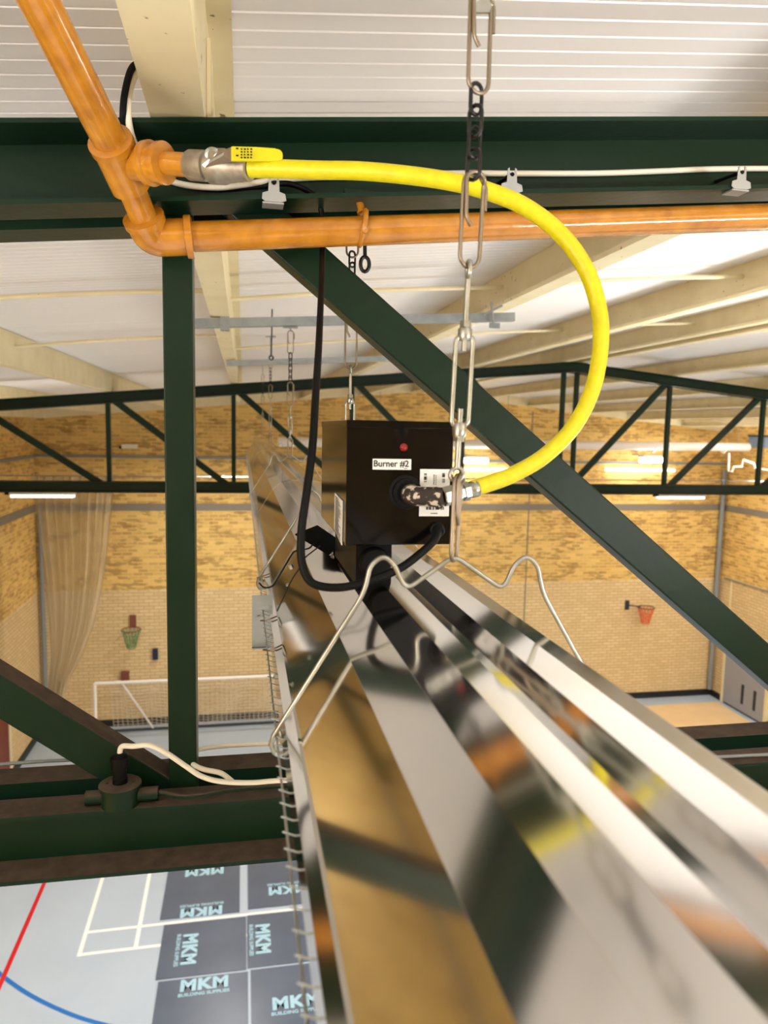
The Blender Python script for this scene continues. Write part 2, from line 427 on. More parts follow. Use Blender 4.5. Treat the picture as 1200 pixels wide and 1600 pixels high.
# ------------------------------------------------------------ roof trusses
NODES = [XRIDGE + 1.39 * k for k in range(-6, 7)]
def ztop(x): return 7.485 + .096 * (x if x < XRIDGE else 2 * XRIDGE - x)
def channel(mb, p0, p1, h, fl, side, t=.008):
    """web at Y=p.y, flanges projecting side (+1/-1) in Y; p is bottom of web"""
    pr = [(0, 0), (fl * side, 0), (fl * side, t * .9), (t * side, t * 1.5), (t * side, h - t * 1.5), (fl * side, h - t * .9), (fl * side, h), (0, h)]
    if side > 0: pr = pr[::-1]
    mb.prism(pr, p0, p1, (0, 1, 0), (0, 0, 1))
def truss(Yw, label, NODES, zlo, hw=.036, zoff=.06):
    t = thing('roof_truss', label, 'truss', (0, Yw, 6.2))
    Yf, Yg = Yw, Yw + .06
    for (yy, sd) in ((Yf, -1), (Yg, 1)):
        for (x0, x1) in ((XL, XRIDGE), (XRIDGE, XR)):
            mb = MB(); channel(mb, (x0, yy, ztop(x0) - .125), (x1, yy, ztop(x1) - .125), .125, .085, sd)
            mb.build('top_chord', GREEN, t)
        mb = MB(); channel(mb, (XL, yy, 6.213), (XR, yy, 6.213), .122, .066, sd)
        mb.build('bottom_chord', GREEN, t)
    for i, x in enumerate(NODES):
        for dx in ((0,) if abs(x - XRIDGE) > .1 else (-.09, .09)):
            zt = ztop(x) - .02
            MB().box((x + dx - .025, Yf + .001, 6.23), (x + dx + .025, Yg - .001, zt)).build('post', GREEN, t, bevel=.003)
    for i in range(len(NODES) - 1):
        x0, x1 = NODES[i], NODES[i + 1]
        if x0 < XRIDGE - .1: a, b = (x0 + .03, ztop(x0) - zoff), (x1 - .03, zlo if x0 < -.5 else 6.27)
        else: a, b = (x0 + .03, zlo), (x1 - .03, ztop(x1) - .06)
        # nudge so that ends sit inside chords
        a, b = Vector((a[0], Yf + .002, a[1])), Vector((b[0], Yf + .002, b[1]))
        d = (b - a).normalized(); nrm = Vector((-d.z, 0, d.x))
        mb = MB()
        mb.prism([(0, -hw), (.055, -hw), (.055, hw), (0, hw)], a, b, (0, 1, 0), nrm)
        mb.build('diagonal_brace', GREEN, t, bevel=.003)
    # gusset plates at each top node in the gap
    return t
T1 = truss(1.335, 'near dark green steel roof truss crossing the whole frame behind the pipes', [(1.44 if abs(x - 1.28) < .02 else x) for x in NODES], 6.315, .034, .026)
T2 = truss(8.8, 'far green steel roof truss seen small beyond the heater', NODES, 6.27)

# raised mill mark on the near truss web
MARK = mat('highlight_raised_green', srgb(52, 76, 58), .35)  # lighter green paints in the highlights on the raised letters
for body, px, py, Yv, sz, ax in (('GT', 172, 1284, 1.3345, .034, 0), ('BRITAIN', 238, 1279, 1.3345, .034, 0), ('AE', 95, 1290, 1.3345, .034, 0), ('E.W.B.C.', 618, 248, 1.3345, .024, .096)):
    text_mesh('rolled_mill_mark', body, sz, frame(at(px, py, Y=Yv), (1, 0, ax), (-ax, 0, 1)), MARK if ax == 0 else GREEN, T1, ext=.0006, spacing=1.1, offset=-.0006)

# ------------------------------------------------------------ purlins
ordn = ['first', 'second', 'third', 'fourth', 'fifth', 'sixth', 'seventh', 'eighth', 'ninth', 'tenth', 'eleventh', 'twelfth', 'thirteenth', 'fourteenth']
pn = 0
for x in NODES[:-1]:
    sides = (0,) if abs(x - XRIDGE) > .1 else (-.13, .13)
    for dx in sides:
        xx = x + dx; zb = max(ztop(xx - .033), ztop(xx + .051)) + .001; h = min(zdeck(xx + .046), zdeck(xx + .092)) - zb - .001
        s = 1
        pr = [(-.033, 0), (.051, 0), (.051, h - .004), (.092, h - .004 + .0), (.092, h), (.046, h), (.046, .005), (-.028, .005), (-.028, .02), (-.033, .02)]
        mb = MB().prism(pr, (xx, YN, zb), (xx, YB - .14, zb), (1, 0, 0), (0, 0, 1))
        # bolted cleats over both trusses
        for yy in (1.33, 8.8): mb.box((xx + .0515, yy - .01, zb), (xx + .058, yy + .09, zb + .15))
        lab = 'cream steel purlin, %s from the left wall' % ordn[pn]
        if abs(x + .11) < .05: lab = 'nearest cream steel purlin running overhead to the left of the chain, scuffed underside'
        tag(mb.build('purlin', CREAM), lab, 'beam', 'cream purlins under the roof sheet'); pn += 1
# sag rods
for ri, yy in enumerate((3.75, 6.1)):
    for i in range(1, 9):
        x0, x1 = NODES[i] + .05, NODES[i + 1] + .046
        y2 = yy if i > 2 else (3.5 if ri == 0 else 5.2)
        dz = (.12, .16)
        p0 = (x0, y2, ztop(x0) + .13); p1 = (x1, y2, ztop(x1) + .13)
        mid = ((x0 + x1) / 2, y2, (p0[2] + p1[2]) / 2 + .012)
        mb = MB().tube(smooth_path([p0, mid, p1], 6), .011, 8)
        tag(mb.build('sag_rod', CREAM, smooth=True), 'thin cream rod tying the %s and %s purlins from the left wall, %s row' % (ordn[i], ordn[i + 1], 'nearer' if ri == 0 else 'farther'), 'rod', 'cream sag rods between purlins')

# galvanised struts hung below the purlins
def strutbar(p0, p1, label):
    t = thing('strut_channel', label, 'strut', p0)
    d = (Vector(p1) - Vector(p0)).normalized(); n_ = Vector((-d.z, 0, d.x))
    MB().prism([(-.02, -.02), (.02, -.02), (.02, .02), (.017, .02), (.017, -.017), (-.017, -.017), (-.017, .02), (-.02, .02)], p0, p1, (0, 1, 0), n_).build('channel', GALV, t)
    return t
s1 = strutbar(Vector((-.235, 3.45, 7.445)), Vector((1.28, 3.45, 7.545)), 'galvanised strut channel crossing under the purlins above the burner box')
p = Vector((1.16, 3.42, 7.54))
mb = MB().tube([p + Vector((.0, -.03, -.05)), p + Vector((-.015, -.03, .06))], .006, 8)
mb.box((p.x - .02, p.y - .035, p.z - .06), (p.x + .03, p.y - .025, p.z - .035)); mb.tube([p + Vector((-.05, -.03, .0)), p + Vector((.04, -.03, .045))], .005, 8)
mb.build('beam_clamp', GALV, s1)
p = Vector((-.08, 3.45, 7.452)); MB().box((p.x - .02, p.y - .03, p.z - .03), (p.x + .02, p.y + .03, p.z + .035)).build('beam_clamp', GALV, s1)
s3 = strutbar(Vector((-.25, 1.53, 7.432)), Vector((1.4, 1.53, 7.56)), 'galvanised strut channel close behind the near truss, carrying the second chain')
s2 = strutbar(Vector((-.12, 5.6, 7.45)), Vector((1.4, 5.6, 7.55)), 'galvanised strut channel farther down the hall under the purlins')

# ------------------------------------------------------------ ochre gas pipes
PR = .0241
gp = thing('gas_pipe', 'ochre painted steel gas pipework with elbow and tee in front of the green truss', 'pipe', at(235, 372, Y=1.28))
E0 = at(237, 372, Y=1.28); E1 = at(1290, 336, Y=1.28)
dE = (E1 - E0).normalized()
Tq = at(190, 256, Y=1.19); TOP = at(60, 0, Y=.98)
dR = (TOP - Tq).normalized()
far = TOP + dR * .06
dl = (Tq - E0).normalized()
pts = round_poly([Tq + dl * -.01, E0, E0 + dE * .06], .035, 8)
MB().tube([E0 + dE * .03, E1 + dE * 1.2], PR, 32).build('main_run', ORANGE, gp, smooth=True)
MB().tube([E0 + dl * .02, Tq], PR * .88, 28).build('short_riser', ORANGE, gp, smooth=True)
MB().tube([Tq, far], PR, 32).build('inclined_riser', ORANGE, gp, smooth=True)
el = MB().tube(round_poly([E0 + dl * .038, E0, E0 + dE * .062], .045, 10), PR * 1.22, 28)
el.lathe(E0 + dE * .052, dE, [(0, PR * 1.24), (.002, PR * 1.42), (.012, PR * 1.42), (.014, PR * 1.1)], 32)
el.lathe(E0 + dl * .026, dl, [(0, PR * 1.22), (.002, PR * 1.36), (.012, PR * 1.36), (.014, PR * .9)], 32)
el.build('elbow', ORANGE, gp, smooth=True)
B1 = at(252, 255, Y=1.15); dB = (B1 - Tq).normalized()
te = MB().tube([Tq - dl * -.028, Tq + dl * -.034], PR * 1.24, 28)
te.tube([Tq - dl * .036, Tq + (far - Tq).normalized() * .038], PR * 1.24, 28)
te.lathe(Tq + (far - Tq).normalized() * .03, (far - Tq), [(0, PR * 1.24), (.002, PR * 1.36), (.012, PR * 1.34), (.015, PR * 1.02)], 28)
te.lathe(Tq, dB, [(0, PR * 1.0), (.03, PR * 1.03), (.046, PR * 1.06), (.048, PR * 1.28), (.056, PR * 1.3), (.058, PR * 1.1), (.070, PR * 1.1), (.072, PR * 1.22), (.079, PR * 1.22), (.081, PR * .8)], 28)
te.build('tee', ORANGE, gp, smooth=True)
B2 = at(297, 258, Y=1.125)
MB().tube([B1 - dB * .01, B2], .0165, 24).build('nipple', ORANGE, gp, smooth=True)
# clip hanging the pipe from the chord
c = at(566, 356, Y=1.28)
pc = thing('pipe_clip', 'ochre painted pipe ring bolted under the top chord, holding the gas pipe', 'clip', c)
ringp = [c + Vector((math.sin(a) * .004, math.cos(a) * (PR + .004), math.sin(a) * (PR + .004))) for a in [2 * PI * i / 28 for i in range(28)]]
MB().tube(ringp, .005, 8, closed=True).build('ring', ORANGE, pc, smooth=True)
b0 = at(561, 314, Y=1.285)
MB().lathe(c + Vector((0, 0, PR)), (b0 - c - Vector((0, 0, PR))), [(0, .009), (.004, .009), (.005, .006), ((b0 - c).length - PR, .006)], 12).build('drop_rod', ORANGE, pc, smooth=True)
MB().lathe(c + Vector((0, -.022, -.012)), (0, -1, .2), [(0, .006), (.008, .006), (.009, .004)], 10).build('bolt', ORANGE, pc, smooth=True)
MB().box((b0.x - .028, b0.y - .02, b0.z + .006), (b0.x + .028, b0.y + .02, b0.z + .012)).build('flange_plate', GREEN, pc)
# eyebolt hanging below it
e0 = at(569, 380, Y=1.36); e1 = at(570, 420, Y=1.36)
eb = MB().tube([e0 + Vector((0, 0, .03)), e1 + Vector((0, 0, .022))], .0035, 8)
eb.tube([e1 + Vector((math.cos(a) * .008, 0, math.sin(a) * .013 + .008)) for a in [2 * PI * i / 16 for i in range(16)]], .0035, 8, closed=True)
tag(eb.build('eye_bolt', BLKCH, smooth=True), 'dark eye bolt hanging behind the gas pipe beside the pipe ring', 'bolt')

# ------------------------------------------------------------ ball valve
V0 = B2; V1 = at(392, 263, Y=1.075); dv = (V1 - V0).normalized(); VL = (V1 - V0).length
bv = thing('ball_valve', 'small metal gas valve with yellow lever between ochre pipe and yellow hose', 'valve', V0)
MB().lathe(V0 - dv * .002, dv, [(0, .019), (.003, .0205), (.030, .0205), (.032, .0175), (.036, .0175), (.038, .0235), (.060, .0235), (.066, .0205), (.083, .0185), (VL - .012, .0185), (VL - .010, .0175), (VL, .0172)], 8 * 3).build('body', BRASS, bv, smooth=True)
st = at(332, 243, Y=1.085)
toc = (EYE - st).normalized()
MB().lathe(st + toc * -.012, toc, [(0, .011), (.012, .011), (.013, .0095), (.015, .0095), (.016, .007), (.020, .0065)], 20).build('stem_nut', ZINC, bv, smooth=True)
lv = at
lp = [(323, 262, 1.158), (345, 235, 1.152), (361, 229, 1.148), (441, 233, 1.140), (441, 249, 1.140), (361, 252, 1.052), (347, 258, 1.15)]
def plate(pl, thick, dirv=None):
    P = [at(*q[:2], Y=q[2]) for q in pl]; n_ = (P[1] - P[0]).cross(P[-1] - P[0]).normalized()
    d = n_ * thick; k = len(P); mb = MB()
    mb.add(P + [q + d for q in P], [tuple(range(k)), tuple(range(2 * k - 1, k - 1, -1))] + [((i + 1) % k, i, k + i, k + (i + 1) % k) for i in range(k)]); return mb
plate([(316, 257, 1.085), (340, 238, 1.075), (363, 229, 1.055), (363, 252, 1.055), (342, 256, 1.07), (320, 262, 1.085)], .0025).build('lever_arm', ZINC, bv)
lev = []
for (x, y_) in ((361, 228), (400, 229), (430, 231)): lev.append((x, y_, 1.052))
for i in range(7):
    a = PI / 2 - PI / 2 * i / 6; lev.append((432 + 10 * math.cos(a), 242 - 10 * math.sin(a), 1.052))
lev += [(442, 247, 1.052), (438, 252, 1.052), (361, 251, 1.052)]
plate(lev, .006).build('lever_grip', YELH, bv, bevel=.0015)
# small print on the lever
pr = MB(); rr = random.Random(3)
for k in range(4):
    x0 = 376 + k * 5
    for j in range(4):
        q = at(x0, 233 + j * 4.4, Y=1.0445); pr.box((q.x, q.y, q.z - .0008), (q.x + .002 + rr.random() * .001, q.y + .0004, q.z + .0012))
for yy in (232, 243):
    q = at(371, yy, Y=1.0445); pr.box((q.x - .002, q.y, q.z - .001), (q.x + .0015, q.y + .0004, q.z + .001))
pr.build('printed_marks', INK, bv)

# ------------------------------------------------------------ yellow hose
hp = [(390, 263, 1.077), (440, 264, 1.06), (500, 266, 1.04), (560, 267, 1.02), (630, 273, 1.00), (700, 283, .985), (760, 298, .975), (820, 323, .965), (875, 365, .96), (915, 420, .95), (936, 485, .94), (938, 545, .93), (925, 610, .92), (895, 668, .91), (850, 713, .89), (800, 742, .87), (760, 757, .855), (738, 764, .845)]
hs = thing('gas_hose', 'bright yellow flexible gas hose looping from the valve to the burner box', 'hose', at(390, 263, Y=1.077))
hpts = smooth_path([at(a, b, Y=c_) for a, b, c_ in hp], 8)
MB().tube(hpts, [.0122 - .0022 * i / (len(hpts) - 1) for i in range(len(hpts))], 24).build('tube', YEL, hs, smooth=True)
h0 = at(746, 763, Y=.846); h1 = at(683, 779, Y=.838); dh = (h1 - h0).normalized()
MB().lathe(h0, dh, [(0, .0095), (.001, .0102), (.009, .0102), (.010, .0094), (.012, .0094)], 24).build('crimp_ferrule', ZINC, hs, smooth=True)
hx = MB().lathe(h0 + dh * .011, dh, [(0, .009), (.0015, .0116), (.0085, .0116), (.009, .0098), (.014, .0098)], 6)
hx.lathe(h0 + dh * .024, dh, [(0, .0108), (.001, .0118), (.021, .0118), (.0225, .0108)], 6)
hx.build('union_nut', ZINC, hs)

# ------------------------------------------------------------ burner box
BX0, BX1, BY0, BY1, BZ0, BZ1 = .122, .2535, .875, 1.165, 6.858, 7.0085
BC = BY0 - .001
bt = thing('burner_box', 'black enamelled burner box with a white label, sitting on the heater reflector', 'burner', (.188, BY0, BZ0))
MB().box((BX0, BY0, BZ0), (BX1, BY1, BZ1)).build('housing', BLKBOX, bt, bevel=.0018)
MB().box((BX0 - .001, BY0 - .0008, BZ1 - .008), (BX1 + .001, BY1, BZ1 + .001)).build('lid', BLKBOX, bt, bevel=.0008)
MB().box((BX0 - .0006, BY0 - .0008, BZ0), (BX0 + .007, BY0 + .007, BZ1 - .008)).build('corner_flange', BLKBOX, bt)
MB().box((.137, .89, 6.806), (.182, 1.10, 6.858)).build('mounting_plate', BLKMAT, bt)
MB().lathe((.160, .876, 6.834), (0, 1, 0), [(0, .018), (.003, .020), (.07, .020)], 28).build('burner_snout', BLKMAT, bt, smooth=True)
def sticker(px, py, wd, hg, name):
    q = at(px, py, Y=BC); o = MB().box((q.x - wd / 2, BC - .0003, q.z - hg / 2), (q.x + wd / 2, BC, q.z + hg / 2)).build(name, PAPER, bt); return q, o
def sub(o, parent):
    o.parent = parent; o.location = -Vector(bt.location) - Vector(parent.location); return o
yT, yI = BC - .0006, BC - .0004
q, st1 = sticker(612.5, 725.5, .0476, .013, 'name_label')
t_ = text_mesh('label_text', 'Burner #2', .0108, frame((q.x - .001, yI, q.z + .0005), (1, 0, 0), (0, 0, 1)), INK, None, ext=.0002, stretch=.97, offset=.00022); sub(t_, st1)
t_ = MB().box((q.x + .015, yT, q.z - .0053), (q.x + .019, yI, q.z - .0046)).build('small_print', INK); sub(t_, st1)
q, st2 = sticker(679, 770, .038, .058, 'data_sticker')
bars = MB()
rr = random.Random(5)
def barcode(x0, z0, x1, z1, horiz=True, n_=26):
    for i in range(n_):
        if rr.random() < .62:
            if horiz:
                a = x0 + (x1 - x0) * i / n_; bars.box((a, yT, z0), (a + (x1 - x0) / n_ * (.9 if rr.random() < .5 else .6), yI, z1))
            else:
                a = z0 + (z1 - z0) * i / n_; bars.box((x0, yT, a), (x1, yI, a + (z1 - z0) / n_ * .85))
cx, cz = q.x, q.z
barcode(cx - .014, cz + .010, cx - .0105, cz + .0238, False)
barcode(cx + .009, cz + .0125, cx + .0125, cz + .0245, False)
barcode(cx - .011, cz - .021, cx + .0125, cz - .0172, True, 34)
bars.box((cx - .017, yT, cz + .006), (cx + .018, yI, cz + .0063))
for i in range(6): bars.box((cx - .002, yT, cz + .0105 + i * .0021), (cx - .0007, yI, cz + .0118 + i * .0021)); bars.box((cx + .0007, yT, cz + .010 + i * .0021), (cx + .0018, yI, cz + .011 + i * .0021))
for i in range(5): bars.box((cx - .0042 + i * .0018, yT, cz - .0262), (cx - .0031 + i * .0018, yI, cz - .0248))
sub(bars.build('printed_marks', INK), st2)
# side sticker (left face) with rows of small print
xs_ = BX0 - .0016
def side_pt(px, py): return at(px, py, X=xs_)
pa, pb, pc_, pd = side_pt(523, 770), side_pt(535, 783), side_pt(533.5, 852), side_pt(522, 826)
d1 = Vector((.001, 0, 0))
ss = MB().add([pa, pb, pc_, pd, pa + d1, pb + d1, pc_ + d1, pd + d1], [(0, 1, 2, 3), (7, 6, 5, 4), (0, 4, 5, 1), (1, 5, 6, 2), (2, 6, 7, 3), (3, 7, 4, 0)]).build('warning_sticker', PAPER, bt)
mk = MB()
for i in range(17):
    t = .05 + i * .055; l = pa.lerp(pd, t); r_ = pb.lerp(pc_, t)
    a = l.lerp(r_, .12); b = l.lerp(r_, .5 + .38 * rr.random())
    hgt = Vector((0, 0, .0015)); o_ = Vector((-.0003, 0, 0))
    mk.add([a + o_, b + o_, b + o_ - hgt, a + o_ - hgt], [(0, 1, 2, 3)])
sub(mk.build('printed_marks', INK), ss)
q = at(631, 699, Y=BC)
MB().lathe((q.x, BY0, q.z), (0, -1, 0), [(0, .0048), (.0014, .0048), (.002, .004), (.0035, .003), (.004, .0014)], 20).build('indicator_lamp', RED, bt, smooth=True)
q = at(634, 769, Y=BY0)
MB().lathe((q.x, BY0 + .001, q.z), (0, -1, 0), [(0, .021), (.002, .021), (.003, .0175), (.008, .017), (.009, .0125), (.014, .0125)], 32).build('inlet_boss', BLKMAT, bt, smooth=True)
e_ = at(648, 775, Y=.846)
iron = MB().tube(round_poly([(q.x + .003, .868, q.z), e_ + Vector((-.003, 0, 0)), at(690, 777, Y=.84)], .009, 8), .0117, 24)
iron.lathe(at(679, 779, Y=.841), -dh, [(0, .0117), (.001, .0133), (.0055, .0133), (.0065, .0112)], 24)
iron.build('inlet_elbow', IRON, bt, smooth=True)
g_ = at(682, 826, Y=BY0)
MB().lathe((g_.x, BY0 + .001, g_.z), (0, -1, -.1), [(0, .009), (.007, .009), (.0077, .0077), (.015, .007), (.017, .0056)], 20).build('cable_gland', BLKMAT, bt, smooth=True)
# switch bracket low on the left side
Q = [at(461, 836, Z=6.812), at(496, 822, Z=6.812), at(534, 848, Z=6.812), at(514, 868, Z=6.812)]
up_ = Vector((0, 0, .002))
sb = MB().add(Q + [p + up_ for p in Q], [(3, 2, 1, 0), (4, 5, 6, 7), (0, 1, 5, 4), (1, 2, 6, 5), (2, 3, 7, 6), (3, 0, 4, 7)])
m_ = at(505, 848, Z=6.82)
sb.build('side_bracket', mat('matt_black_bracket', srgb(5, 5, 5), .9, spec=.02), bt)
for (px, py) in ((517, 866), (455, 888)):
    p = at(px, py, Z=6.80); MB().lathe(p, (-.3, -.2, .9), [(0, .0042), (.005, .0042), (.006, .003)], 6).build('bolt', ZINC, bt)

# power cable
def cable(name, pts, r, m, label, cat='cable', seg=12, n_=10):
    P = smooth_path([at(a, b, Y=c_) for a, b, c_ in pts], n_)
    return tag(MB().tube(P, r, seg).build(name, m, smooth=True), label, cat)
cable('power_cable', [(430, 287, 1.305), (455, 288, 1.30), (480, 298, 1.305), (497, 315, 1.312), (504, 345, 1.315), (504, 390, 1.30), (502, 450, 1.18), (498, 540, 1.02), (493, 620, .92), (488, 700, .865), (479, 770, .84), (471, 830, .83), (472, 880, .825), (488, 911, .82), (530, 918, .82), (580, 907, .825), (625, 888, .83), (660, 862, .84), (680, 842, .85), (684, 828, .862)], .0049, BLKMAT, 'black power cable hanging in a long loop down to the burner box')
cable('lead', [(500, 846, .99), (489, 851, .985), (482, 857, .975), (462, 861, .985), (455, 868, .99), (433, 905, 1.0), (425, 916, 1.005), (413, 918, 1.01), (405, 911, 1.02)], .0012, BLKMAT, 'thin black spring wire bent over the reflector left of the burner box', 'wire', 8, 5)
cable('lead', [(500, 853, .93), (476, 872, .935), (470, 885, .935), (455, 908, .94), (433, 955, .945)], .0009, BLKMAT, 'thinner dark wire lying on the reflector behind the black cable loop', 'wire', 8, 5)

# ------------------------------------------------------------ radiant heater
HC = .2136
left = [(.0462, -.329), (.0402, -.326), (.043, -.3094), (.0539, -.3094), (.1036, -.2268), (.1365, -.2009), (.1694, -.1921), (.1965, -.1954), (.2045, -.1945)]
right = [(.2065, -.2093), (.2348, -.1961), (.2685, -.1979), (.2952, -.2036), (.3254, -.2268), (.3733, -.3094), (.3842, -.3094), (.387, -.326), (.381, -.329)]
full = left + right
ht = thing('radiant_heater', 'long polished metal radiant heater reflector running away down the hall', 'heater', (HC, 0, 6.53))
def section(y0, y1, off, name='reflector_section'):
    k = len(full); t = .0012; vs = []; fs = []
    outer = []; inner = []
    for i, (x, h) in enumerate(full):
        a = Vector(full[max(i - 1, 0)]); b = Vector(full[min(i + 1, k - 1)]); d = (b - a).normalized(); n_ = Vector((-d.y, d.x))
        outer.append((x + n_.x * off, h + n_.y * off)); inner.append((x + n_.x * (off - t), h + n_.y * (off - t)))
    for yy in (y0, y1):
        for (x, h) in outer: vs.append((x, yy, 7 + h))
        for (x, h) in inner: vs.append((x, yy, 7 + h))
    for i in range(k - 1):
        fs.append((i, i + 1, 2 * k + i + 1, 2 * k + i)); fs.append((k + i + 1, k + i, 3 * k + i, 3 * k + i + 1))
        fs.append((i + 1, i, k + i, k + i + 1)); fs.append((2 * k + i, 2 * k + i + 1, 3 * k + i + 1, 3 * k + i))
    fs.append((0, 2 * k, 3 * k, k)); fs.append((k - 1, 2 * k - 1, 4 * k - 1, 3 * k - 1))
    o = MB().add(vs, fs).build(name, REFL, ht)
    md = o.modifiers.new('fold_radius', 'BEVEL'); md.width = .0007; md.segments = 2; md.limit_method = 'ANGLE'; md.angle_limit = math.radians(6); md.use_clamp_overlap = True
    return o
for i, (a, b) in enumerate(((-.5, 1.03), (1.02, 2.70), (2.685, 4.38), (4.365, 6.06), (6.045, 7.74), (7.725, 9.3))):
    section(a, b, (.001 if i % 2 == 0 else 0.0))
# rounded far end cap
k = len(full)
cap = MB()
cap.add([(x, 9.3, 7 + h) for x, h in full] + [(HC + (x - HC) * .85, 9.47, 7 - .329 + (h + .329) * .8) for x, h in full] + [(HC + (x - HC) * .8, 9.47, 6.671) for x, h in full],
        [(i, i + 1, k + i + 1, k + i) for i in range(k - 1)] + [(k + i, k + i + 1, 2 * k + i + 1, 2 * k + i) for i in range(k - 1)])
cap.build('end_cap', REFL, ht)
for x in (.13, .297):
    MB().tube([(x, -.3, 6.73), (x, 9.2, 6.73)], .026, 20).build('burner_tube', mat('aged_tube_steel', srgb(70, 60, 52), .6, .6) if x < .15 else bpy.data.materials['aged_tube_steel'], ht, smooth=True)
# wire guard below
wg = MB()
C2 = 2 * HC
for (x, h) in ((.0335, -.319), (.13, -.342), (HC, -.344), (C2 - .13, -.342), (C2 - .0335, -.319)):
    wg.tube([(x, -.4, 7 + h), (x, 9.3, 7 + h)], .0012, 6)
yy = -.3
while yy < 9.3:
    pts = [(.0300, yy, 6.6832), (.0475, yy, 6.676), (.13, yy, 6.6575), (C2 - .13, yy, 6.6575), (C2 - .0475, yy, 6.676), (C2 - .0300, yy, 6.6832)]
    wg.tube(pts, .00085, 5); yy += .023
wg.build('wire_guard', ZINC, ht)
MB().box((.0145, 1.27, 6.614), (.05, 1.2715, 6.708)).box((.0145, 1.262, 6.614), (.05, 1.27, 6.616)).build('joint_plate', GALV, ht)
for q in ((.040, .896, 6.6905), (.0756, 1.262, 6.7267), (.0365, .97, 6.72), (.026, 1.268, 6.67)):
    MB().lathe(q, (-.6, -.2, .75), [(0, .0035), (.002, .0035), (.0028, .002)], 8).build('screw', ZINC, ht)
for yv in (1.20, 1.04, 1.55):
    mb = MB().tube(round_poly([(.032, yv, 6.682), (.026, yv - .014, 6.685), (.035, yv - .03, 6.689), (.044, yv - .034, 6.6935), (.0535, yv - .02, 6.6935)], .006, 4), .0011, 6)
    mb.build('spring_clip', WIRE, ht, smooth=True)

# ------------------------------------------------------------ wire hangers
hpx = [(430, 1180), (438, 1172), (437, 1160), (427, 1158), (424, 1166), (427, 1150), (569, 926), (579, 882), (600, 868), (616, 882), (634, 922), (710, 868), (786, 922), (804, 882), (822, 868), (840, 882), (848, 926), (905, 1030), (990, 1165), (992, 1176), (982, 1172)]
hl = [at(a, b, Y=.735) for a, b in hpx]
cen = hl[11]
loop = []
path = round_poly(hl[5:18] + hl[18:], .012, 6)
# closing eye at the left foot, seen edge-on
f0 = hl[5]
eye = [f0 + Vector(v) * .7 for v in ((0, 0, 0), (-.003, .002, -.014), (.003, .004, -.028), (.014, .006, -.030), (.018, .008, -.022), (.012, .010, -.010), (.008, .012, .004))]
path = list(reversed(smooth_path(eye[1:], 5))) + path
hang = thing('wire_hanger', 'nearest bright wire hanger clipped over the reflector in front of the burner box', 'hanger', (.21, .735, 6.674))
MB().tube(path, .0026, 12).build('wire', ZINC, hang, smooth=True)
HY = [1.53, 3.45, 6.0, 8.4]
hlab = ['second wire hanger over the reflector, half hidden behind the burner box', 'third wire hanger along the reflector, left of the black box',
        'fourth wire hanger, small beyond the far truss', 'farthest tiny wire hanger at the end of the reflector']
for yv, lb in zip(HY, hlab):
    c_ = copy_tree(hang, None, lb); c_.location = (.21, yv, 6.674)

# ------------------------------------------------------------ suspension chains
def link_pts(c, up, side, L, W, n_=8):
    """stadium loop centred c"""
    c, up, side = Vector(c), Vector(up).normalized(), Vector(side).normalized(); r = W / 2; s_ = L / 2 - r; o = []
    for i in range(n_ + 1): a = PI * i / n_; o.append(c + up * (s_ + r * math.sin(a)) + side * (r * math.cos(a)))
    for i in range(n_ + 1): a = PI + PI * i / n_; o.append(c + up * (-s_ + r * math.sin(a)) + side * (r * math.cos(a)))
    return o
def wire_link(top, bot, side, W, label, r=.0021, grp=None):
    """long spring link whose wire end overlaps and turns in"""
    top, bot = Vector(top), Vector(bot); up = (top - bot).normalized(); L = (top - bot).length; c = (top + bot) / 2; side = Vector(side).normalized()
    p = link_pts(c, up, side, L, W); fr = side.cross(up).normalized()
    # open loop: starts inside on the left, ends overlapping on the right
    k = len(p)
    path = []
    seq = p[:]  # starts right-top going over the top to the left
    path.append(c + side * (W / 2 + r * 1.6) + up * (L * .12))
    path.append(c + side * (W / 2 + r * 1.6) + up * (L / 2 - W / 2))
    for q in seq[1:9]: path.append(q)
    for q in seq[9:]: path.append(q)
    path.append(c + side * (W / 2) + up * (L / 2 - W / 2))
    for q in seq[1:8]: path.append(q + fr * r * 1.9)
    path.append(c - side * (W / 2 - r * 1.2) + up * (L * .02) + fr * r * 1.9)
    path.append(c - side * (W / 2 - r * 4.2) - up * (L * .07) + fr * r * 1.9)
    return tag(MB().tube(round_poly(path, .004, 2), r, 10).build('wire_link', WIRE, smooth=True), label, 'link', grp)
def black_chain(p0, p1, n_, label, Ls=None, W=.0135, r=.0021):
    p0, p1 = Vector(p0), Vector(p1); up = (p0 - p1).normalized(); tot = (p0 - p1).length
    L = tot / n_ + 2.6 * r * 1.0 + .0015; t = thing('chain', label, 'chain', p1)
    a, b = Vector((.93, .36, 0)), Vector((.72, -.69, 0))
    pitch = (tot - L) / max(n_ - 1, 1)
    for i in range(n_):
        c = p0 - up * (L / 2 + i * pitch); sd_ = a if i % 2 == 0 else b
        MB().tube(link_pts(c, up, sd_, L, W, 6), r, 8, closed=True).build('link', BLKCH, t, smooth=True)
    return t
